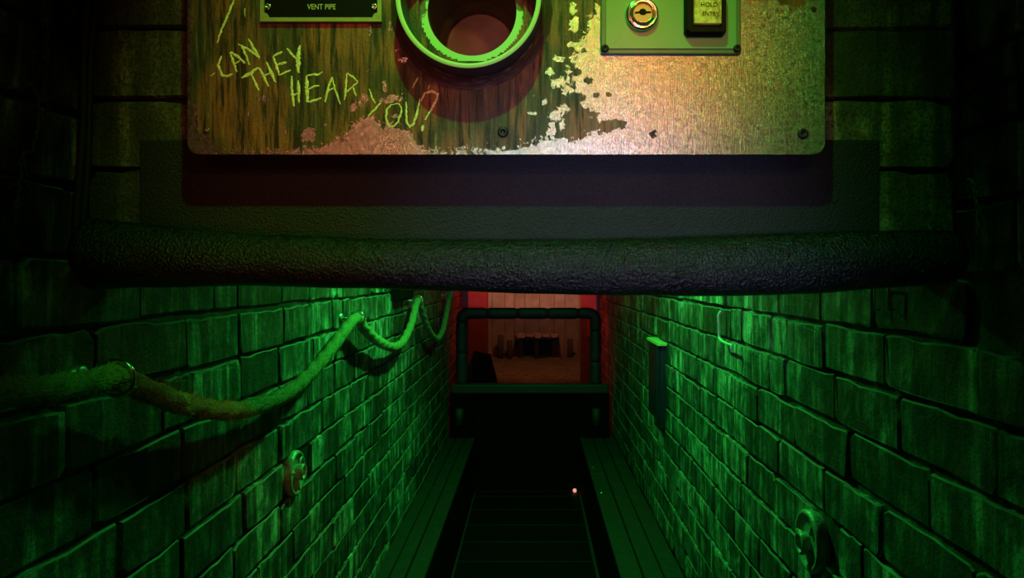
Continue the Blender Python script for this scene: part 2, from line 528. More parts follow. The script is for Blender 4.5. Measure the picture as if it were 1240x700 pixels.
def make_panel_mat():
    t = NT('peeling_painted_metal')
    at = t.n('ShaderNodeAttribute', attribute_name='bare')
    edge = t.noise(t.pos(), 85, 7, 0.70, 0.5)
    speck = t.noise(t.pos(), 260, 5, 0.65)
    f = t.math('ADD', at.outputs['Fac'], t.math('MULTIPLY', t.math('SUBTRACT', edge, 0.5), 2.0))
    f = t.math('ADD', f, t.math('MULTIPLY', t.math('SUBTRACT', speck, 0.5), 1.1))
    mask = t.ramp(f, [(0.49, 0.0), (0.515, 1.0)])
    # old paint
    g1 = t.noise(t.pos((14, 14, 3.0)), 1.0, 5, 0.6, 0.6)
    g2 = t.noise(t.pos((170, 170, 14)), 1.0, 4, 0.65, 0.3)
    col = t.ramp(g1, [(0.34, (0.055, 0.060, 0.030)), (0.45, (0.22, 0.085, 0.045)), (0.56, (0.32, 0.10, 0.045)), (0.68, (0.16, 0.10, 0.055))])
    pt = t.noise(t.pos((1, 1, 0.55)), 16, 3, 0.5, 0.4)
    col = t.mix(t.math('MULTIPLY', t.ramp(pt, [(0.46, 0.0), (0.58, 1.0)]), 0.8), col, (0.035, 0.050, 0.028))
    col = t.mix(t.ramp(g2, [(0.38, 1.0), (0.54, 0.0)]), col, (0.018, 0.014, 0.009))
    col = t.mix(t.math('MULTIPLY', t.ramp(g2, [(0.60, 0.0), (0.74, 1.0)]), 0.6), col, (0.36, 0.30, 0.15))
    hp = t.math('ADD', t.math('MULTIPLY', g2, 0.7), t.noise(t.pos(), 260, 3))
    paint = t.bsdf(Base_Color=col, Roughness=0.55, Normal=t.bump(hp, 0.7, 0.0012))
    paint.inputs['Specular IOR Level'].default_value = 0.35
    # bare, brushed and crazed metal
    cr = t.noise(t.pos(), 210, 5, 0.7, 1.2)
    sc = t.noise(t.pos((900, 900, 40)), 1.0, 2)
    pat = t.noise(t.pos(), 22, 4)
    mc = t.mix(t.ramp(cr, [(0.34, 0.0), (0.60, 1.0)]), (0.18, 0.165, 0.13), (0.58, 0.54, 0.47))
    mc = t.mix(t.math('MULTIPLY', t.ramp(pat, [(0.4, 0.0), (0.65, 1.0)]), 0.4), mc, (0.36, 0.31, 0.23))
    tg = t.n('ShaderNodeTangent', direction_type='UV_MAP')
    h = t.math('ADD', t.math('MULTIPLY', cr, 0.8), t.math('MULTIPLY', sc, 0.4))
    metal = t.bsdf(Base_Color=mc, Metallic=0.93, Roughness=0.27, Normal=t.bump(h, 0.5, 0.0008))
    metal.inputs['Anisotropic'].default_value = 0.88
    metal.inputs['Anisotropic Rotation'].default_value = 0.25
    t.l(tg.outputs[0], metal.inputs['Tangent'])
    ms = t.n('ShaderNodeMixShader')
    t.l(mask, ms.inputs[0]); t.l(paint.outputs[0], ms.inputs[1]); t.l(metal.outputs[0], ms.inputs[2])
    return t.done(ms.outputs[0])

def make_face_plate():
    """sheet with rounded lower corners and a hole for the vent; front grid carries the 'bare' attribute"""
    n_x, n_z = 300, 150
    RC = 0.015
    bm = bmesh.new()
    lay = bm.verts.layers.float.new('bare')
    uvl = bm.loops.layers.uv.new('UVMap')
    W_, H_ = x1p - x0p, ztop - zbot
    grid = []
    for j in range(n_z + 1):
        # finer rows at the bottom
        v = j / n_z
        z = zbot + H_ * (v * 0.55 + 0.45 * v * v)
        inset = 0.0
        if z - zbot < RC:
            inset = RC - math.sqrt(max(0, RC*RC - (RC - (z - zbot))**2))
        row = []
        for i in range(n_x + 1):
            x = x0p + inset + (W_ - 2*inset) * i / n_x
            vt = bm.verts.new((x, PY, z))
            px = VX + x / PY * F; py = VY + (EYE - z) / PY * F
            vt[lay] = 0.5 + 0.5 * bare_field(px, py)
            row.append(vt)
        grid.append(row)
    for j in range(n_z):
        for i in range(n_x):
            q = (grid[j][i], grid[j][i+1], grid[j+1][i+1], grid[j+1][i])
            c = sum((v.co for v in q), Vector()) / 4
            if math.hypot(c.x - VENT[0], c.z - VENT[1]) < 0.066: continue
            f = bm.faces.new(q)
            for lp in f.loops:
                lp[uvl].uv = ((lp.vert.co.x - x0p) / W_, (lp.vert.co.z - zbot) / W_)
    ed = [e for e in bm.edges if e.is_boundary]
    g = bmesh.ops.extrude_edge_only(bm, edges=ed)
    for v in g['geom']:
        if isinstance(v, bmesh.types.BMVert):
            v.co.y += 0.004
            v[lay] = 1.0
    for v in list(bm.verts):
        if v.is_boundary and v.co.y < PY + 1e-5: v[lay] = 1.0
    for v in bm.verts:
        if not v.link_faces: pass
    bmesh.ops.delete(bm, geom=[v for v in bm.verts if not v.link_faces], context='VERTS')
    me = bpy.data.meshes.new('face_plate')
    bm.to_mesh(me); bm.free()
    me.materials.append(M['panel'])
    o = bpy.data.objects.new('face_plate', me); COL.objects.link(o)
    return child(o)

M['panel'] = make_panel_mat()
fp = make_face_plate()
# shallow black box behind the face plate (open where the vent passes)
bm = bmesh.new()
for a, b in (((x0p + 0.012, PY + 0.0045, zbot + 0.012), (x1p - 0.012, 0.926, hz0)), ((x0p + 0.012, PY + 0.0045, hz1), (x1p - 0.012, 0.926, ztop)),
             ((x0p + 0.012, PY + 0.0045, hz0), (hx0, 0.926, hz1)), ((hx1, PY + 0.0045, hz0), (x1p - 0.012, 0.926, hz1))):
    box(bm, a, b)
child(finish('back_box', bm, M['black_paint']))

def screw(c, rad, mat, parent=panel, slot=True, name='screw', depth=0.003):
    bm = bmesh.new()
    R = lathe(bm, [(rad, 0.0), (rad, -depth*0.5), (rad*0.75, -depth), (rad*0.42, -depth), (rad*0.42, -depth*0.35)], 18)
    capring(bm, R[-1])
    o = finish(name, bm, mat, None, True)
    o.location = c
    if parent is panel: o.parent = panel; o.matrix_parent_inverse = Matrix.Translation(-pl)
    else: o.parent = parent
    return o
for px, py in ((609, 160), (972, 162)):
    screw(S(px, py), 0.0068, M['black_screw'])
screw(S(252, 158), 0.0030, M['steel'])

# scratched writing
def ribbon(bm, pts, wd, rr, yoff):
    pts = [S(*p) for p in pts]
    dens = []
    for a, b in zip(pts, pts[1:]):
        k = max(2, int((b - a).length / 0.0022))
        for i in range(k): dens.append(a.lerp(b, i / k))
    dens.append(pts[-1])
    prev = None
    m = len(dens)
    for i, p in enumerate(dens):
        d = (dens[min(i+1, m-1)] - dens[max(i-1, 0)]).normalized()
        nrm = Vector((-d.z, 0, d.x))
        e = min(1.0, 0.55 + 0.9 * min(i, m-1-i) / max(1, m) * 2)
        wa = wd * e * rr.uniform(0.55, 1.15) * 0.5; wb = wd * e * rr.uniform(0.55, 1.15) * 0.5
        j = rr.uniform(-0.0003, 0.0003)
        A = bm.verts.new(p + nrm*(wa + j) + Vector((0, yoff, 0)))
        C = bm.verts.new(p + nrm*j*0.5 + Vector((0, yoff - 0.0004, 0)))
        B = bm.verts.new(p - nrm*(wb - j) + Vector((0, yoff, 0)))
        if prev:
            bm.faces.new((prev[0], A, C, prev[1])); bm.faces.new((prev[1], C, B, prev[2]))
        prev = (A, C, B)

t = NT('scratched_primer')
f = t.noise(t.pos(), 500, 3)
b = t.bsdf(Base_Color=t.mix(t.ramp(f, [(0.35, 0.0), (0.6, 1.0)]), (0.55, 0.50, 0.22), (0.98, 0.96, 0.50)), Roughness=0.6)
M['scratch'] = t.done(b.outputs[0])

def c1(x, y): return (255 + x / 8.235, 35 + y / 8.235)
def c2(x, y): return (340 + x / 10, 75 + y / 10)
def c3(x, y): return (420 + x / 7.775, 75 + y / 7.775)
words = {
 'scratched_word': [
   ([c1(110,270), c1(75,360), c1(95,420), c1(125,470), c1(180,470), c1(222,450)], 3.0),
   ([c1(195,235), c1(225,320), c1(262,432)], 2.6), ([c1(200,235), c1(270,275), c1(345,345)], 3.0), ([c1(245,350), c1(300,315)], 1.4),
   ([c1(310,170), c1(350,255), c1(390,362)], 2.4), ([c1(275,152), c1(380,205), c1(488,290)], 2.4), ([c1(380,100), c1(430,190), c1(490,300)], 2.8)],
 'scratched_word.001': [
   ([c1(310,492), c1(400,440), c1(480,385)], 3.4), ([c1(405,450), c1(445,530), c1(480,615)], 2.6),
   ([c1(480,385), c1(530,470), c1(578,578)], 2.8), ([c1(558,330), c1(600,420), c1(648,535)], 2.8), ([c1(510,478), c1(565,455), c1(618,425)], 1.8),
   ([c1(625,275), c1(655,360), c1(685,465)], 2.8), ([c1(625,275), c1(670,250), c1(718,232)], 2.6), ([c1(665,358), c1(710,342), c1(762,336)], 3.0), ([c1(685,462), c1(740,440), c1(802,412)], 2.4),
   ([c1(762,195), c1(810,250), c1(858,305)], 2.6), ([c1(893,165), c1(875,270), c1(872,400), c1(882,440)], 4.6)],
 'scratched_word.002': [
   ([c2(135,170), c2(135,330), c2(150,440), c2(160,540)], 2.8), ([c2(210,225), c2(218,350), c2(220,495)], 3.0), ([c2(115,402), c2(180,395), c2(238,370)], 1.8),
   ([c2(315,165), c2(318,330), c2(318,490)], 3.8), ([c2(315,170), c2(400,148), c2(450,160), c2(512,120)], 2.2), ([c2(330,335), c2(390,300), c2(468,290)], 2.4), ([c2(325,485), c2(400,470), c2(495,438)], 2.4),
   ([c2(620,185), c2(575,320), c2(538,490)], 2.6), ([c2(622,185), c2(660,340), c2(722,515)], 2.2), ([c2(550,355), c2(600,340), c2(645,315)], 1.8),
   ([c2(800,140), c2(790,300), c2(775,460)], 2.0), ([c2(805,135), c2(870,180), c2(938,242)], 1.8), ([c2(938,242), c2(870,300), c2(790,372)], 1.8), ([c2(872,300), c2(890,360), c2(915,415)], 2.0)],
 'scratched_word.003': [
   ([c3(212,255), c3(232,330), c3(270,390)], 1.8), ([c3(320,385), c3(270,440), c3(200,512)], 2.2),
   ([c3(470,395), c3(415,405), c3(375,450), c3(370,530), c3(395,605), c3(440,608), c3(485,560), c3(512,480), c3(515,430), c3(490,398), c3(455,392)], 2.0),
   ([c3(560,375), c3(560,480), c3(565,570), c3(592,615), c3(630,580), c3(660,490), c3(688,345)], 2.4),
   ([c3(700,370), c3(730,300), c3(800,275), c3(855,305), c3(840,370), c3(790,460), c3(735,545)], 2.6), ([c3(715,595), c3(710,655)], 3.4)],
 'scratch_mark': [([(285.5, -6), (278, 14), (270, 32), (263, 52)], 2.4), ([(296.5, 10), (296.7, 21)], 1.0), ([c3(672,150), c3(640,200), c3(620,250)], 1.6), ([c3(780,220), c3(762,262)], 1.3), ([c1(-5,470), c1(50,440)], 1.2)],
}
rr = random.Random(21)
for nm, strokes in words.items():
    sets = [[q] for q in strokes] if nm == 'scratch_mark' else [strokes]
    for ss in sets:
        bm = bmesh.new()
        for pts, wd in ss:
            ribbon(bm, pts, wd * 1.25 / F * PY, rr, -0.0004)
        child(finish(nm.split('.')[0], bm, M['scratch']))

# -------- text helper (flat lettering turned into mesh)
def lettering(name, text, size, loc, mat, parent, xscale=1.0, extrude=0.0003, rot=0.0):
    cu = bpy.data.curves.new(name, 'FONT')
    cu.body = text; cu.size = size; cu.align_x = 'CENTER'; cu.align_y = 'CENTER'; cu.extrude = extrude
    tmp = bpy.data.objects.new('tmp', cu); COL.objects.link(tmp)
    dg = bpy.context.evaluated_depsgraph_get()
    me = bpy.data.meshes.new_from_object(tmp.evaluated_get(dg))
    bpy.data.objects.remove(tmp, do_unlink=True); bpy.data.curves.remove(cu)
    me.materials.clear(); me.materials.append(mat)
    me.transform(Matrix.Translation(loc) @ Matrix.Rotation(PI/2, 4, 'X') @ Matrix.Rotation(rot, 4, 'Z') @ Matrix.Diagonal((xscale, 1, 1, 1)))
    me.name = name
    o = bpy.data.objects.new(name, me); COL.objects.link(o)
    o.parent = parent
    return o

# -------- nameplate
M['brass'] = simple('olive_brass', (0.34, 0.33, 0.15), 0.5, 0.2, 0.3, 140, 0.3, 0.0006)
M['gloss_black'] = simple('nameplate_black', (0.004, 0.004, 0.004), 0.5, 0, 0.2, 60, 0.05, 0.0003, 0.1)
M['pale_print'] = simple('pale_print', (0.55, 0.52, 0.30), 0.6, 0, 0.1)
np_ = empty('nameplate', S(390, 28)); child(np_)
def nchild(o): o.parent = np_; o.matrix_parent_inverse = Matrix.Translation(-np_.location); return o
a = S(317, 28); b_ = S(463, -38)
nchild(boxed('plate', (a.x + 0.002, PY - 0.0035, a.z + 0.002), (b_.x - 0.002, PY + 0.0005, b_.z - 0.002), M['gloss_black']))
bm = bmesh.new()
fw = 0.0050
box(bm, (a.x, PY - 0.006, a.z), (b_.x, PY, a.z + fw)); box(bm, (a.x, PY - 0.006, b_.z - fw), (b_.x, PY, b_.z))
box(bm, (a.x, PY - 0.006, a.z + fw), (a.x + fw, PY, b_.z - fw)); box(bm, (b_.x - fw, PY - 0.006, a.z + fw), (b_.x, PY, b_.z - fw))
for cx, sx in ((a.x + fw, 1), (b_.x - fw, -1)):
    for cz, sz in ((a.z + fw, 1), (b_.z - fw, -1)):     # rounded corner gussets
        vs_ = [(cx, cz)] + [(cx + sx*0.006*math.cos(q*PI/8), cz + sz*0.006*math.sin(q*PI/8)) for q in range(5)]
        fr = [bm.verts.new((x, PY - 0.0058, z)) for x, z in vs_]; bk = [bm.verts.new((x, PY, z)) for x, z in vs_]
        bm.faces.new(fr); bm.faces.new(bk[::-1])
        for i in range(6): bm.faces.new((fr[i], fr[(i+1) % 6], bk[(i+1) % 6], bk[i]))
nchild(finish('frame', bm, M['brass']))
for px in (326, 454):
    for py in (9.5, -20):
        nchild(screw(S(px, py) + Vector((0, -0.0032, 0)), 0.0044, M['steel'], np_, name='rivet', depth=0.0025))
nchild(lettering('lettering', 'VENT PIPE', 0.0096, S(390.5, 10) + Vector((0, -0.0037, 0)), M['pale_print'], np_, 0.82))

# -------- control plate with key switch and push button
M['plate_green'] = simple('scuffed_green_acrylic', (0.12, 0.34, 0.16), 0.32, 0, 0.12, 30, 0.08, 0.0005)
M['plate_edge'] = simple('acrylic_edge', (0.07, 0.15, 0.08), 0.35, 0, 0.2, 60, 0.1, 0.0005)
cp = empty('switch_plate', S(811, 67)); child(cp)
def cchild(o): o.parent = cp; o.matrix_parent_inverse = Matrix.Translation(-cp.location); return o
a = S(727, 67); b_ = S(896, -72)
cchild(boxed('plate', (a.x, PY - 0.005, a.z), (b_.x, PY + 0.0004, b_.z), M['plate_edge'], None, 0.0015, 2))
cchild(boxed('raised_face', (a.x + 0.006, PY - 0.0066, a.z + 0.006), (b_.x - 0.006, PY - 0.0048, b_.z - 0.006), M['plate_green'], None, 0.0008, 2))
for px in (732, 891):
    for py in (60.5, -66):
        cchild(screw(S(px, py) + Vector((0, -0.0048, 0)), 0.0050, M['black_screw'], cp, depth=0.004))
# tan scuffs in the plate's corner
bm = bmesh.new()
for k in range(26):
    x = 735 + k * 1.1; y = 60 - rr.uniform(0, 2)
    ln = rr.uniform(6, 26) * (1 - k / 34)
    p = P(x, y, PY) + Vector((0, -0.0068, 0)); q = P(x + ln * 0.75, y - ln, PY) + Vector((0, -0.0068, 0))
    if q.x > a.x + 0.006 and p.z > a.z + 0.006:
        d = Vector((0.0004, 0, 0.0003))
        bm.faces.new([bm.verts.new(c) for c in (p - d, p + d, q)])
cchild(finish('scuff', bm, M['pale_print']))
# key switch
ks = empty('key_switch', S(776, 21)); ks.parent = cp; ks.matrix_parent_inverse = Matrix.Translation(-cp.location)
def kchild(o): o.parent = ks; o.matrix_parent_inverse = Matrix.Translation(-cp.location - (ks.location - cp.location)); return o
kc = S(776, 21); kc.y = PY - 0.0065
M['chrome'] = simple('chrome', (0.7, 0.72, 0.72), 0.16, 1.0, 0.05, 60, 0.02, 0.0003)
M['copper'] = simple('coppery_lock_face', (0.78, 0.32, 0.20), 0.45, 0.7, 0.45, 700, 0.6, 0.0006)
def rel(o, root):
    o.parent = root
    o.location = (0, 0, 0)
    return o
bm = bmesh.new()
lathe(bm, [(0.0205, 0.0), (0.0205, -0.004), (0.0190, -0.007), (0.0165, -0.0075), (0.0155, -0.006), (0.0140, -0.0095), (0.0130, -0.0115), (0.0122, -0.0115), (0.0120, -0.008)], 48, 'y', kc)
o = finish('bezel', bm, M['chrome'], None, True)
o.parent = ks; o.matrix_parent_inverse = Matrix.Translation(-(kc + Vector((0, 0.0065, 0))))
bm = bmesh.new()
R = lathe(bm, [(0.0120, 0.0), (0.0120, -0.0085), (0.0112, -0.0092)], 40, 'y', kc); capring(bm, R[-1])
o = finish('lock_face', bm, M['copper'], None)
o.parent = ks; o.matrix_parent_inverse = Matrix.Translation(-(kc + Vector((0, 0.0065, 0))))
bm = bmesh.new()
pts = [(-0.0098, 0.0008), (-0.0045, 0.0016), (-0.003, 0.0042), (0.0, 0.0050), (0.003, 0.0042), (0.0045, 0.0016), (0.0102, 0.0018), (0.0102, -0.0006), (0.0045, -0.0012), (0.002, -0.0032), (-0.002, -0.0030), (-0.0045, -0.0008), (-0.0098, -0.0016)]
fr = [bm.verts.new((kc.x + x, kc.y - 0.0095, kc.z + z)) for x, z in pts]
bk = [bm.verts.new((kc.x + x, kc.y - 0.0085, kc.z + z)) for x, z in pts]
bm.faces.new(fr); bm.faces.new(bk[::-1])
for i in range(len(pts)): bm.faces.new((fr[i], fr[(i+1) % len(pts)], bk[(i+1) % len(pts)], bk[i]))
o = finish('keyway', bm, M['gloss_black'])
o.parent = ks; o.matrix_parent_inverse = Matrix.Translation(-(kc + Vector((0, 0.0065, 0))))
# push button
pb = empty('push_button', S(851.5, 47)); pb.parent = cp; pb.matrix_parent_inverse = Matrix.Translation(-cp.location)
pbl = pb.location.copy()
def bchild(o): o.parent = pb; o.matrix_parent_inverse = Matrix.Translation(-pbl); return o
a = S(826.5, 47); b_ = S(876, -5)
def bez(x0, z0, x1, z1, d0, d1, i0, i1, mat, name):
    bm = bmesh.new()
    def rect(i, y):
        c = 0.004 if i < 0.004 else 0.0015
        X0, Z0, X1, Z1 = x0 + i, z0 + i, x1 - i, z1 - i
        return [bm.verts.new((x, y, z)) for x, z in ((X0 + c, Z0), (X1 - c, Z0), (X1, Z0 + c), (X1, Z1 - c), (X1 - c, Z1), (X0 + c, Z1), (X0, Z1 - c), (X0, Z0 + c))]
    R = [rect(0, PY - 0.0062), rect(0, PY - d0), rect(i0, PY - d1), rect(i1, PY - d1), rect(i1 + 0.001, PY - d1 + 0.006)]
    for A, B in zip(R, R[1:]):
        for k in range(8): bm.faces.new((A[k], A[(k+1) % 8], B[(k+1) % 8], B[k]))
    bm.faces.new(R[-1])
    return finish(name, bm, mat)
M['button_black'] = simple('button_black', (0.004, 0.004, 0.005), 0.5, 0, 0.2, 80, 0.1, 0.0003, 0.12)
bchild(bez(a.x, a.z, b_.x, b_.z, 0.012, 0.020, 0.002, 0.0075, M['button_black'], 'bezel'))
t = NT('grimy_amber_button')
g = t.noise(t.pos(), 90, 5, 0.6, 0.4)
gs = t.noise(t.pos((120, 120, 30)), 1.0, 4, 0.7)
c = t.mix(t.ramp(g, [(0.36, 0.0), (0.60, 1.0)]), (0.34, 0.20, 0.03), (0.80, 0.72, 0.16))
c = t.mix(t.ramp(gs, [(0.60, 0.0), (0.70, 0.9)]), c, (0.03, 0.02, 0.01))
b = t.bsdf(Base_Color=c, Roughness=0.3, Emission_Color=c)
b.inputs['Emission Strength'].default_value = 0.06
M['button_face'] = t.done(b.outputs[0])
m0, m1 = S(836.5, 35), S(869.5, 2)
bchild(boxed('button_cap', (m0.x, PY - 0.0192, m0.z), (m1.x, PY - 0.0065, m1.z), M['button_face'], None, 0.0012, 2))
bchild(lettering('lettering', 'HOLD', 0.0080, S(854, 13) + Vector((0, -0.0194, 0)), M['gloss_black'], pb, 0.95))
bchild(lettering('lettering', 'ENTRY', 0.0072, S(856, 24) + Vector((0, -0.0194, 0)), M['gloss_black'], pb, 0.95, rot=-0.06))

# -------- vent
vent = empty('vent_collar', (VENT[0], PY, VENT[1] - 0.0875))
child(vent)
vl = vent.location.copy()
def vchild(o): o.parent = vent; o.matrix_parent_inverse = Matrix.Translation(-vl); return o
VC = (VENT[0], PY, VENT[1])
M['collar'] = simple('slate_plastic', (0.075, 0.085, 0.12), 0.42, 0, 0.2, 60, 0.15, 0.0006)
t = NT('flaking_white_annulus')
g = t.n('ShaderNodeNewGeometry')
sb = t.n('ShaderNodeVectorMath', operation='SUBTRACT'); t.l(g.outputs['Position'], sb.inputs[0]); sb.inputs[1].default_value = VC
mu = t.n('ShaderNodeVectorMath', operation='MULTIPLY'); t.l(sb.outputs[0], mu.inputs[0]); mu.inputs[1].default_value = (1, 0, 1)
ln = t.n('ShaderNodeVectorMath', operation='LENGTH'); t.l(mu.outputs[0], ln.inputs[0])
sx = t.n('ShaderNodeSeparateXYZ'); t.l(mu.outputs[0], sx.inputs[0])
rad = t.math('MULTIPLY', t.math('SUBTRACT', ln.outputs['Value'], 0.0565), 24)
ang = t.math('MULTIPLY', t.math('ADD', sx.outputs['Z'], 0.040), 14)          # worn more towards the sides than at the foot
f = t.math('ADD', t.math('ADD', rad, t.math('MULTIPLY', ang, 0.75)), t.math('MULTIPLY', t.math('SUBTRACT', t.noise(t.pos(), 70, 6, 0.7), 0.5), 0.9))
dark = t.mix(t.noise(t.pos(), 200, 4), (0.03, 0.035, 0.02), (0.22, 0.20, 0.14))
b = t.bsdf(Base_Color=t.mix(t.ramp(f, [(0.50, 0.0), (0.54, 1.0)]), (0.42, 0.80, 0.42), dark), Roughness=0.55)
M['annulus'] = t.done(b.outputs[0])
bm = bmesh.new(); lathe(bm, [(0.0790, 0.006), (0.0562, 0.006)], 96, 'y', VC); vchild(finish('inner_flange', bm, M['annulus']))
bm = bmesh.new(); lathe(bm, [(0.0868, -0.0445), (0.0840, -0.0462), (0.0812, -0.0445)], 96, 'y', VC); vchild(finish('lip', bm, M['white_paint'], None, True))
bm = bmesh.new(); lathe(bm, [(0.0875, 0.008), (0.0875, -0.041), (0.0868, -0.0445)], 96, 'y', VC); lathe(bm, [(0.0812, -0.0445), (0.0780, 0.006)], 96, 'y', VC)
vchild(finish('collar_wall', bm, M['collar'], None, True))
M['bore'] = simple('ribbed_bore', (0.10, 0.075, 0.065), 0.6, 0, 0.3, 60, 0.3, 0.001)
bm = bmesh.new()
prof = []
for k in range(24):
    prof += [(0.0562 - (0.0010 if k % 2 else 0.0), 0.006 + k * 0.0050)]
prof += [(0.0500, 0.124), (0.0500, 0.15)]
R = lathe(bm, prof, 72, 'y', VC)
vchild(finish('pipe_bore', bm, M['bore'], None, True))
M['pipe_end'] = simple('dusty_pipe_end', (0.46, 0.28, 0.24), 0.7, 0, 0.2, 60, 0.3, 0.001)
bm = bmesh.new()
R = lathe(bm, [(0.0500, 0.149), (0.046, 0.143), (0.044, 0.149), (0.0, 0.151)], 64, 'y', VC)
vchild(finish('pipe_end', bm, M['pipe_end'], None, True))
# wrinkled sealing band round the collar's foot
bm = bmesh.new()
n = 180
rings = []
for i in range(n):
    a_ = 2 * PI * i / n
    ring = []
    for k in range(9):
        q = k / 8
        rr_ = 0.0878 + 0.013 * q
        wob = 0.0020 * noise.noise((math.cos(a_) * 9, math.sin(a_) * 9, q * 7)) + 0.0012 * math.sin(q * 22 + 6 * noise.noise((math.cos(a_) * 3, math.sin(a_) * 3, 0.5)))
        yy = PY - (0.009 * (1 - q) ** 1.3 + 0.0008) - max(-0.0006, wob) * (1 - q * 0.8)
        rr_ += 0.003 * q * noise.noise((math.cos(a_) * 5 + 8, math.sin(a_) * 5, 1.7))
        ring.append(bm.verts.new((VC[0] + rr_ * math.cos(a_), yy, VC[2] + rr_ * math.sin(a_))))
    rings.append(ring)
for i in range(n):
    A, B = rings[i], rings[(i+1) % n]
    for k in range(8): bm.faces.new((A[k], B[k], B[k+1], A[k+1]))
M['seal'] = simple('dark_sealing_band', (0.06, 0.035, 0.028), 0.5, 0, 0.5, 120, 0.5, 0.0012)
vchild(finish('sealing_band', bm, M['seal'], None, True))

# ------------------------------------------------------------------ black foam sheet on the lintel
a = P(166, 281, 0.922); b_ = P(1068, 168, 0.922)
foam = tag(boxed('foam_sheet', (a.x, 0.9265, a.z - 0.012), (b_.x, 0.9449, b_.z), M['sheet_foam'], None, 0.003, 2),
           'flat black foam sheet behind the control panel and above the padded bar', 'foam sheet')
for px, py in ((432, 238), (727, 236), (1010, 240)):
    bm = bmesh.new()
    c = P(px, py, 0.9265)
    R = lathe(bm, [(0.007, 0.0), (0.006, -0.0012), (0.003, -0.0004)], 14, 'y', c); capring(bm, R[-1])
    o = finish('fixing_washer', bm, M['sheet_foam'], None, True); o.parent = foam

# ------------------------------------------------------------------ padded bar
def lerp_tab(t, pts):
    for (a0, v0), (a1, v1) in zip(pts, pts[1:]):
        if t <= a1: return v0 + (v1 - v0) * max(0.0, (t - a0)) / (a1 - a0)
    return pts[-1][1]
TOP = [(97, 268), (110, 263), (165, 270), (300, 283), (430, 288), (560, 291), (700, 290), (800, 288), (900, 284), (1060, 279), (1163, 279)]
BOT = [(97, 345), (110, 350), (200, 348), (300, 346), (420, 349), (560, 353), (700, 357), (860, 359), (980, 356), (1060, 349), (1163, 343)]
BY = 0.885
bm = bmesh.new()
rings = []
N = 200
for i in range(N + 1):
    px = 97 + (1163 - 97) * i / N
    tp = P(px, lerp_tab(px, TOP), BY); bt = P(px, lerp_tab(px, BOT), BY)
    c = (tp + bt) / 2
    rad = (tp.z - bt.z) / 2
    e = min(i, N - i)
    rad *= (0.62, 0.86, 0.95, 0.99)[e] if e < 4 else 1.0
    ring = []
    for k in range(40):
        q = 2 * PI * k / 40
        rr_ = rad * (1 + 0.03 * noise.noise((px * 0.02, math.cos(q) * 1.6, math.sin(q) * 1.6)))
        ring.append(bm.verts.new((c.x, BY + rr_ * math.cos(q) * 0.92, c.z + rr_ * math.sin(q))))
    rings.append(ring)
for A, B in zip(rings, rings[1:]):
    for k in range(40): bm.faces.new((A[k], A[(k+1) % 40], B[(k+1) % 40], B[k]))
bm.faces.new(rings[0]); bm.faces.new(rings[-1])
tag(finish('padded_bar', bm, M['roll_foam'], None, True), 'long rounded bar of bumpy black foam under the panel, spanning wall to wall', 'padded bar')

# ------------------------------------------------------------------ rope and its rings
RX = WL + 0.050
def on_plane(px, py, X):
    y = X * F / (px - VX)
    return P(px, py, y)
rp = [(-40, 478), (0, 475), (60, 471), (112, 463), (140, 457), (165, 467), (200, 482), (240, 494), (280, 497), (320, 489), (360, 467), (395, 430), (420, 397), (432, 386),
      (441, 398), (452, 409), (466, 418), (478, 420), (488, 413), (498, 392), (506, 364), (512, 380), (518, 397), (524, 407), (530, 410), (536, 400), (540, 382), (544, 360), (546, 350)]
pts = [on_plane(x, y, RX) for x, y in rp]
path = spline(pts, 16)
# even spacing
ev = [path[0]]
acc = 0
for a, b in zip(path, path[1:]):
    seg = (b - a).length; t_ = 0
    while acc + seg - t_ >= 0.006:
        t_ += 0.006 - acc; acc = 0
        ev.append(a.lerp(b, t_ / seg))
    acc += seg - t_
rope = empty('rope', (RX, 0.93, 1.3))
tag(rope, 'thick fuzzy rope hanging in swags through steel rings on the left brick wall', 'rope')
bm = bmesh.new()
fz = bmesh.new()
up = Vector((1, 0, 0))
NS = 24
rings = []
rr = random.Random(77)
RR = 0.0165
for i, p in enumerate(ev):
    d = (ev[min(i+1, len(ev)-1)] - ev[max(i-1, 0)]).normalized()
    s = (up - d * up.dot(d)).normalized()
    u = d.cross(s)
    tw = i * 0.16
    ring = []
    for k in range(NS):
        q = 2 * PI * k / NS
        lob = abs(math.cos(1.5 * (q + tw)))
        rad = RR * (0.84 + 0.20 * lob) + 0.0026 * noise.noise(p * 130 + Vector((math.cos(q), math.sin(q), 0)) * 2.2)
        nv = s * math.cos(q) + u * math.sin(q)
        ring.append(bm.verts.new(p + nv * rad))
        if p.y < 2.6 and rr.random() < 0.9:
            bse = p + nv * rad * 0.96
            tip = bse + nv * rr.uniform(0.001, 0.007) + d * rr.uniform(-0.007, 0.007) + s.cross(nv) * rr.uniform(-0.003, 0.003)
            sd = nv.cross(d) * 0.0006
            fz.faces.new([fz.verts.new(c) for c in (bse - sd, bse + sd, tip)])
    rings.append(ring)
for A, B in zip(rings, rings[1:]):
    for k in range(NS): bm.faces.new((A[k], A[(k+1) % NS], B[(k+1) % NS], B[k]))
bm.faces.new(rings[0]); bm.faces.new(rings[-1])
M['rope'] = simple('hemp_rope', (0.42, 0.36, 0.18), 0.9, 0, 0.95, 170, 1.0, 0.006, 0.1)
M['fuzz'] = simple('hemp_fuzz', (0.85, 0.74, 0.40), 0.9, 0, 0.4, 260, 0.2, 0.001, 0.1)
def rchild(o): o.parent = rope; o.matrix_parent_inverse = Matrix.Translation(-rope.location); return o
rchild(finish('strands', bm, M['rope'], None, True))
tag(rchild(finish('fuzz', fz, M['fuzz'])), kind='stuff')

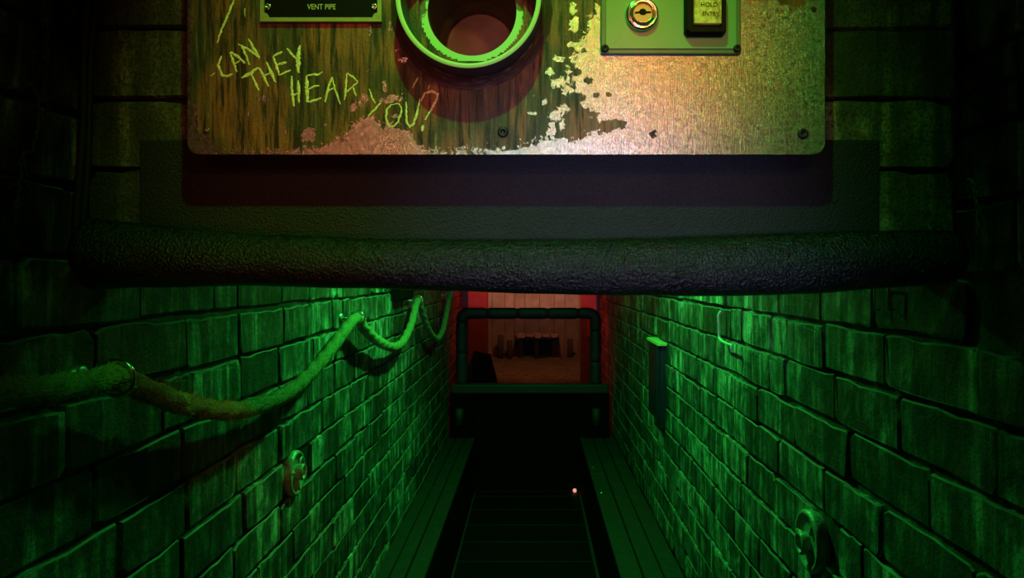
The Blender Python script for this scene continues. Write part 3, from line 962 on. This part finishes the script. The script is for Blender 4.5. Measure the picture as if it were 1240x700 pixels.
ring_lab = ['steel wall ring holding the rope nearest the padded bar, on dark bricks',
            'steel wall ring on brightly lit green bricks, at the end of the longest rope swag',
            'steel wall ring beside the small black wall box, holding the rope',
            'steel wall ring by the padded barrier frame, at the rope\'s far end']
for i, (px, py) in enumerate(((141, 458), (432, 386), (506, 364), (544, 358))):
    c = on_plane(px, py, RX)
    e = empty('wall_ring', (WL, c.y, c.z))
    tag(e, ring_lab[i], 'ring', 'rope rings on the wall')
    bm = bmesh.new()
    tube(bm, [(RX - WL + 0.0235*math.cos(2*PI*k/36), 0, 0.0235*math.sin(2*PI*k/36)) for k in range(36)], 0.0028, 10, closed=True)
    finish('ring', bm, M['steel'], e, True)
    bm = bmesh.new(); tube(bm, [(-0.016, 0, 0), (RX - WL - 0.022, 0, 0)], 0.0042, 12)
    finish('shank', bm, M['dull_steel'], e, True)
    bm = bmesh.new()
    R = lathe(bm, [(0.017, -0.018), (0.017, 0.004), (0.012, 0.006)], 20, 'x'); capring(bm, R[-1])
    finish('base_plate', bm, M['dull_steel'], e, True)

# black box on the wall behind the rope
wbx = empty('black_wall_box', (WL, 3.15, EYE - 0.105)); tag(wbx, 'small black box on the left wall just before the third rope ring', 'wall box')
o = boxed('body', (-0.008, -0.17, 0.0), (0.032, 0.17, 0.17), M['black_paint'], wbx, 0.004, 2)
o = boxed('cover', (0.032, -0.162, 0.008), (0.038, 0.162, 0.162), M['black_paint'], wbx, 0.002, 1)

# ------------------------------------------------------------------ wall discs
M['disc'] = simple('painted_iron', (0.42, 0.44, 0.40), 0.42, 0.2, 0.6, 70, 0.8, 0.004)
def wall_disc(X, sg, y, z, rad, label, tilt):
    e = empty('wall_disc', (X - sg * BD, y, z))
    tag(e, label, 'wall disc')
    e.rotation_euler = (tilt, 0, 0)
    bm = bmesh.new()
    R = lathe(bm, [(rad*0.94, 0.0), (rad, sg*0.010), (rad, sg*0.020), (rad*0.93, sg*0.026), (rad*0.84, sg*0.026), (rad*0.78, sg*0.020), (rad*0.40, sg*0.019)], 40, 'x')
    capring(bm, R[-1]); finish('plate', bm, M['disc'], e, True)
    bm = bmesh.new()
    lathe(bm, [(rad*0.36, sg*0.018), (rad*0.36, sg*0.034), (rad*0.31, sg*0.038), (rad*0.25, sg*0.034), (rad*0.24, sg*0.020)], 28, 'x', (0, 0.012, -0.004))
    finish('hub', bm, M['disc'], e, True)
    bm = bmesh.new()
    R = lathe(bm, [(rad*0.25, sg*0.0205), (rad*0.1, sg*0.0206)], 20, 'x', (0, 0.012, -0.004)); capring(bm, R[-1])
    finish('hub_hole', bm, M['gloss_black'], e)
    for k in range(3):
        q = k * 2 * PI / 3 + 0.5
        bm = bmesh.new()
        c0 = Vector((sg*0.020, 0.36*rad*math.cos(q), 0.36*rad*math.sin(q))); c1_ = Vector((sg*0.022, 0.84*rad*math.cos(q), 0.84*rad*math.sin(q)))
        tube(bm, [c0, c1_], 0.005, 8); finish('rib', bm, M['disc'], e, True)
wall_disc(WL, 1, DISC_L[0], DISC_L[1], 0.056, 'round ribbed iron disc set among the left wall bricks below the rope', 0.3)
wall_disc(WR, -1, DISC_R[0], DISC_R[1], 0.062, 'round iron disc with a hollow hub, low on the right brick wall', -0.4)

# ------------------------------------------------------------------ right wall fittings
HX = WR - 0.020
hp = [(870.5, 377), (870.5, 382), (871, 395), (871, 407), (873, 412), (880, 416), (885.5, 418), (886.5, 421), (886.5, 427)]
bm = bmesh.new()
pp = [on_plane(x, y, HX) for x, y in hp]
pp[0].x = WR - 0.012
tube(bm, spline(pp, 5), 0.0040, 10)
q = pp[-1].copy()
M['pale_rod'] = simple('pale_galvanised_rod', (0.85, 0.88, 0.85), 0.35, 0.0, 0.08)
tag(finish('bent_rod_handle', bm, M['pale_rod'], None, True), 'thin bent steel rod handle on the right brick wall', 'handle')

st = empty('wall_staple', on_plane(1067, 350, WR - 0.010)); tag(st, 'narrow steel staple on the right wall just under the padded bar', 'staple')
for px in (1059, 1075.5):
    bm = bmesh.new()
    a = on_plane(px, 344, WR - 0.010); b = on_plane(px, 375, WR - 0.010)
    foot = b.copy(); foot.x = WR - 0.001
    tube(bm, [a, a.lerp(b, 0.5), b, foot], 0.0020, 8)
    o = finish('leg', bm, M['pale_rod'], None, True); o.parent = st; o.matrix_parent_inverse = Matrix.Translation(-st.location)
bm = bmesh.new(); tube(bm, [on_plane(1059, 344, WR - 0.010), on_plane(1075.5, 344, WR - 0.010)], 0.0020, 8)
o = finish('crown', bm, M['dull_steel'], None, True); o.parent = st; o.matrix_parent_inverse = Matrix.Translation(-st.location)

# shallow dark wall box with a tan top
yb0, yb1 = WR * F / (806 - VX), WR * F / (793 - VX)
zt = EYE - (419 - VY) / F * yb0
zb_ = EYE - (512 - VY) / F * yb0
wb = empty('wall_box', (WR, (yb0 + yb1) / 2, zb_)); tag(wb, 'narrow blue-black upright wall box with a tan top on the right brick wall', 'wall box')
def wchild(o): o.parent = wb; o.matrix_parent_inverse = Matrix.Translation(-wb.location); return o
M['box_blue'] = simple('blue_black_plastic', (0.018, 0.018, 0.045), 0.35, 0, 0.3, 30, 0.1, 0.001)
M['tan'] = simple('tan_wood', (0.95, 0.72, 0.30), 0.6, 0, 0.3, 80, 0.3, 0.001)
wchild(boxed('body', (WR - 0.030, yb0 + 0.05, zb_), (WR + 0.012, yb1, zt), M['box_blue'], None, 0.003, 2))
wchild(boxed('side_cheek', (WR - 0.022, yb0, zb_ - 0.03), (WR + 0.012, yb0 + 0.048, zt), M['box_blue'], None, 0.003, 2))
wchild(boxed('top_board', (WR - 0.036, yb0 - 0.012, zt + 0.0005), (WR + 0.012, yb1 + 0.015, zt + 0.014), M['tan'], None, 0.002, 2))

# ------------------------------------------------------------------ padded barrier frame across the corridor
FY = 5.0
bar = empty('barrier', (0, FY, LEDGE)); tag(bar, 'barrier of black padded tubing around a smoked pane, closing off the corridor', 'barrier')
def fchild(o): o.parent = bar; o.matrix_parent_inverse = Matrix.Translation(-bar.location); return o
xl, xr = P(559, 0, FY).x, P(721, 0, FY).x
zt_, zc_ = P(0, 379.5, FY).z, P(0, 470, FY).z
def fr_path():
    c = 0.05
    pts = [Vector((xl, FY, zc_ + 0.03)), Vector((xl, FY, zt_ - c))]
    for k in range(1, 7): q = PI - k * PI / 12; pts.append(Vector((xl + c + c*math.cos(q), FY, zt_ - c + c*math.sin(q))))
    pts.append(Vector((xr - c, FY, zt_)))
    for k in range(1, 7): q = PI/2 - k * PI / 12; pts.append(Vector((xr - c + c*math.cos(q), FY, zt_ - c + c*math.sin(q))))
    pts.append(Vector((xr, FY, zc_ + 0.03)))
    out = []
    for a, b in zip(pts, pts[1:]):
        k = max(1, int((b - a).length / 0.012))
        out += [a.lerp(b, i / k) for i in range(k)]
    return out + [pts[-1]]
fpath = fr_path()
# padding comes in sleeves with a pinched seam between them
per = 18
i = 0
while i < len(fpath) - 3:
    seg = fpath[i:i + per + 1]
    if len(fpath) - (i + per) < 6: seg = fpath[i:]
    bm = bmesh.new()
    m_ = len(seg)
    tube(bm, seg, lambda t_: 0.041 - 0.007 * max(0, 1 - 9 * min(t_, 1 - t_)), 16)
    fchild(finish('padding_sleeve', bm, M['tube_foam'], None, True))
    i += len(seg) - 1
fchild(boxed('crossbar', (P(543, 0, FY).x + 0.02, FY - 0.045, zc_ - 0.035), (P(738, 0, FY).x - 0.01, FY + 0.045, zc_ + 0.033), M['tube_foam'], None, 0.012, 3))
for x0, x1 in ((-0.585, -0.42), (0.36, 0.545)):
    fchild(boxed('post', (x0, FY - 0.04, LEDGE + 0.005), (x1, FY + 0.04, zc_ - 0.034), M['black_paint'], None, 0.006, 2))
for cx in (P(557, 0, FY).x, P(721, 0, FY).x):
    bm = bmesh.new()
    tube(bm, [(cx, FY - 0.05, 0.50), (cx, FY - 0.05, 0.62)], 0.03, 14)
    fchild(finish('post_pad', bm, M['tube_foam'], None, True))
fchild(boxed('kick_board', (-0.425, FY + 0.005, 0.02), (0.365, FY + 0.03, zc_ - 0.034), M['black_paint']))
t = NT('smoked_pane')
tr = t.n('ShaderNodeBsdfTransparent'); tr.inputs[0].default_value = (0.48, 0.46, 0.38, 1)
gl = t.n('ShaderNodeBsdfGlossy'); gl.inputs['Roughness'].default_value = 0.12; gl.inputs[0].default_value = (0.8, 0.8, 0.8, 1)
fn = t.n('ShaderNodeFresnel'); fn.inputs['IOR'].default_value = 1.35
ms = t.n('ShaderNodeMixShader'); t.l(fn.outputs[0], ms.inputs[0]); t.l(tr.outputs[0], ms.inputs[1]); t.l(gl.outputs[0], ms.inputs[2])
M['pane'] = t.done(ms.outputs[0])
fchild(boxed('pane', (xl + 0.03, FY - 0.002, zc_ + 0.03), (xr - 0.03, FY + 0.002, zt_ - 0.03), M['pane']))
# tiny pilot light at the foot of the kick board
t = NT('pilot_glow'); e = t.n('ShaderNodeEmission'); e.inputs[0].default_value = (1.0, 0.42, 0.30, 1); e.inputs[1].default_value = 0.9
M['pilot'] = t.done(e.outputs[0])
bm = bmesh.new()
c = P(696, 594.5, 4.985)
R = lathe(bm, [(0.013, 0.016), (0.013, 0.0), (0.009, -0.006), (0.0, -0.008)], 16, 'y', c)
fchild(tag(finish('pilot_light', bm, M['pilot'], None, True), 'tiny glowing pink pilot light'))
for k, (px, py) in enumerate(((718, 588), (728, 624))):
    y_ = 0.36 * F / (px - VX)
    bm = bmesh.new(); R = lathe(bm, [(0.011, -0.002), (0.011, 0.006), (0.006, 0.009)], 12, 'z', (0.362, y_, LEDGE)); capring(bm, R[-1])
    o = finish('bolt', bm, M['steel'], ledge_r)

# ------------------------------------------------------------------ red end of the corridor and the room behind
M['red_wall'] = simple('end_wall_plaster', (0.42, 0.36, 0.34), 0.8, 0, 0.3, 12, 0.4, 0.004, 0.2)
ox0, ox1 = P(590, 0, 6.0).x, P(705, 0, 6.0).x
bm = bmesh.new()
for a, b in (((-1.3, 6.0, 0), (ox0, 6.14, 2.70)), ((ox1, 6.0, 0), (1.3, 6.14, 2.70)), ((ox0, 6.0, 2.05), (ox1, 6.14, 2.70))): box(bm, a, b)
tag(finish('wall_end', bm, M['red_wall']), kind='structure')
# door jambs, upright round-edged posts in front of the end wall
for i, (xa, xb) in enumerate(((P(566, 0, 5.95).x, P(589, 0, 5.95).x), (P(703, 0, 5.95).x, P(723, 0, 5.95).x))):
    tag(boxed('trim_%d' % (3 + i), (xa, 5.93, 0.0), (xb, 6.0, 2.6), M['red_wall'], None, 0.012, 3), kind='structure')
PZ = EYE - (432 - VY) / F * 8.2          # raised floor of the end room
M['stone'] = simple('rough_tan_floor', (0.22, 0.17, 0.11), 0.85, 0, 0.95, 22, 1.0, 0.03, 0.2)
bm = bmesh.new()
nx, ny = 40, 44
g_ = []
for j in range(ny + 1):
    row = []
    for i in range(nx + 1):
        x = -1.2 + 2.4 * i / nx; y_ = 6.14 + 2.1 * j / ny
        row.append(bm.verts.new((x, y_, PZ + 0.03 * noise.noise((x * 5, y_ * 5, 0)) + 0.015 * noise.noise((x * 14, y_ * 14, 3)))))
    g_.append(row)
for j in range(ny):
    for i in range(nx): bm.faces.new((g_[j][i], g_[j][i+1], g_[j+1][i+1], g_[j+1][i]))
ed = [e for e in bm.edges if e.is_boundary]
ge = bmesh.ops.extrude_edge_only(bm, edges=ed)
for v in ge['geom']:
    if isinstance(v, bmesh.types.BMVert): v.co.z = 0.0
tag(finish('floor_end_room', bm, M['stone']), kind='structure')
tag(boxed('wall_end_left', (-1.3, 6.14, 0), (-1.2, 8.4, 2.7), M['red_wall']), kind='structure')
tag(boxed('wall_end_right', (1.2, 6.14, 0), (1.3, 8.4, 2.7), M['red_wall']), kind='structure')
web = tag(boxed('wall_end_back', (-1.3, 8.29, 0), (1.3, 8.4, 2.7), M['plaster']), kind='structure')
M['plank'] = simple('grey_brown_plank', (0.40, 0.33, 0.27), 0.8, 0, 0.6, 9, 0.6, 0.006, 0.2)
rr = random.Random(4)
x = -1.19
while x < 1.15:
    wd = rr.uniform(0.10, 0.19)
    boxed('plank', (x, 8.25 + rr.uniform(-0.015, 0.02), PZ - 0.02), (min(x + wd, 1.19) - 0.003, 8.29, 2.69), M['plank'], web, 0.004, 1)
    x += wd
# low hearth with a pale broken stone shelf
hy = 8.02
ha, hb = P(628, 435, hy), P(673, 411, hy)
he = empty('low_hearth', (0, hy, PZ)); tag(he, 'low dark hearth with pale stones along its top, in the red-lit end room', 'hearth')
def hchild(o): o.parent = he; o.matrix_parent_inverse = Matrix.Translation(-he.location); return o
M['soot'] = simple('sooty_stone', (0.035, 0.035, 0.035), 0.9, 0, 0.5, 30, 0.6, 0.004, 0.2)
M['pale_stone'] = simple('pale_stone', (0.62, 0.46, 0.38), 0.8, 0, 0.4, 30, 0.6, 0.004, 0.2)
hchild(boxed('back', (ha.x, hy + 0.16, PZ - 0.01), (hb.x, hy + 0.20, hb.z), M['soot']))
for xx in (ha.x, (ha.x + hb.x) / 2 - 0.03, hb.x - 0.05):
    hchild(boxed('upright', (xx, hy, PZ - 0.01), (xx + 0.05, hy + 0.16, hb.z), M['soot'], None, 0.006, 1))
hchild(boxed('shelf', (ha.x - 0.04, hy - 0.02, hb.z), (hb.x + 0.04, hy + 0.2, hb.z + 0.022), M['soot'], None, 0.004, 1))
x = ha.x - 0.02
while x < hb.x:
    wd = rr.uniform(0.05, 0.10)
    bmb = brick_bm(wd, rr.uniform(0.03, 0.055), 0.09, rr.randrange(999))
    o = finish('stone', bmb, M['pale_stone']); o.location = (x + wd/2, hy + 0.07, hb.z + 0.022 + 0.02)
    hchild(o); x += wd + 0.008
M['stump_wood'] = simple('dark_stump_wood', (0.12, 0.10, 0.08), 0.9, 0, 0.6, 30, 0.6, 0.004, 0.2)
for k, (px, hh) in enumerate(((606, 0.26), (617, 0.2), (690, 0.22))):
    q = P(px, 432, 8.08)
    bm = bmesh.new()
    tube(bm, [(q.x, 8.08, PZ - 0.02), (q.x + 0.005, 8.08, PZ + hh * 0.5), (q.x, 8.08, PZ + hh)], 0.035, 10)
    bevel_ = tag(finish('stump', bm, M['stump_wood'], None, True), ('short wooden stump beside the dark sloping buttress, tallest of three', 'short wooden stump between the tallest stump and the hearth', 'short wooden stump standing right beside the low hearth, under the red jamb')[k], 'stump', 'stumps in the end room')
# sloping buttress at the foot of the opening
bm = bmesh.new()
prof = [(P(572, 0, 5.7).x, 0.42), (P(603, 0, 5.7).x, 0.42), (P(601, 0, 5.7).x, P(0, 466, 5.7).z), (P(592, 0, 5.7).x, P(0, 432, 5.7).z), (P(572, 0, 5.7).x, P(0, 428, 5.7).z)]
prof = [(x, 0.0 if z == 0.42 else z) for x, z in prof]
fr = [bm.verts.new((x, 5.70, z)) for x, z in prof]; bk = [bm.verts.new((x, 5.92, z)) for x, z in prof]
bm.faces.new(fr); bm.faces.new(bk[::-1])
for i in range(5): bm.faces.new((fr[i], fr[(i+1) % 5], bk[(i+1) % 5], bk[i]))
tag(finish('buttress', bm, M['black_paint']), 'dark sloping buttress at the foot of the red-lit jamb behind the barrier', 'buttress')
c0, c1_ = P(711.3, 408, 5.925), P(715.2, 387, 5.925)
M['orange'] = simple('orange_coat', (0.85, 0.30, 0.12), 0.6, 0, 0.1)  # small upright strip in one flat orange
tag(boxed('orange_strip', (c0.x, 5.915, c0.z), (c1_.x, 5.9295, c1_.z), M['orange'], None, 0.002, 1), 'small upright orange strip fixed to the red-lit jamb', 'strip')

# ------------------------------------------------------------------ cables and dry roots by the lintel
for k, (xa, xb) in enumerate(((117, 99), (109, 91))):
    bm = bmesh.new()
    yy = 0.915 - 0.012 * k
    pts = [P(xa + (xb - xa) * q / 6 + math.sin(q * 2.1 + k) * 1.5, -60 + q * 65, yy) for q in range(7)]
    for p in pts: p.x = max(p.x, WL + 0.010)
    tube(bm, spline(pts, 5), 0.0045, 8)
    tag(finish('cable', bm, M['cable'], None, True), ('dark cable running down the lintel face nearest the control panel', 'dark cable running down the corner against the left brick wall')[k], 'cable', 'corner cables')
bm = bmesh.new()
pts = [on_plane(x, y, WR - 0.012) for x, y in ((1163, 118), (1185, 108), (1212, 98), (1245, 86), (1290, 76))]
tube(bm, spline(pts, 6), 0.0035, 8)
tag(finish('cable', bm, M['cable'], None, True), 'thin dark cable slanting across the right wall beside the lintel', 'cable')

def root(pts_px, X, seed, label, rad):
    rr = random.Random(seed)
    e = empty('dry_root', on_plane(pts_px[0][0], pts_px[0][1], X)); tag(e, label, 'root', 'dry roots on the walls')
    def ch(o): o.parent = e; o.matrix_parent_inverse = Matrix.Translation(-e.location)
    base = spline([on_plane(x, y, X) for x, y in pts_px], 8)
    base = [p + Vector((rr.uniform(-0.0015, 0.0015), rr.uniform(-0.003, 0.003), rr.uniform(-0.002, 0.002))) for p in base]
    bm = bmesh.new(); tube(bm, base, lambda t_: rad * (1.1 - 0.6 * t_) * rr.uniform(0.6, 1.4), 6); ch(finish('stem', bm, M['root'], None, True))
    for k in range(3, len(base) - 2, 4):
        bm = bmesh.new(); p = base[k]; q = [p]
        d = Vector((0, rr.uniform(-1, 1), rr.uniform(-1, 0.4))).normalized()
        for s_ in range(5):
            d = (d + Vector((0, rr.uniform(-.7, .7), rr.uniform(-.7, .5)))).normalized()
            q.append(q[-1] + d * 0.006)
        tube(bm, q, lambda t_: rad * 0.55 * (1.05 - t_), 5); ch(finish('rootlet', bm, M['root'], None, True))
root([(56, -10), (50, 20), (58, 40), (48, 60), (36, 66), (48, 84), (54, 92)], WL + 0.004, 1, 'thin dry root with curled rootlets high on the dark left wall', 0.0019)
root([(28, 100), (40, 106), (46, 130), (44, 160), (38, 182), (28, 190), (26, 215), (20, 240), (17, 265)], WL + 0.004, 2, 'thin dry root hanging lower on the dark left wall above the rope', 0.0022)
root([(1172, 215), (1180, 225), (1182, 250), (1183, 285)], WR - 0.004, 3, 'short dry root on the right wall beside the end of the padded bar', 0.0020)
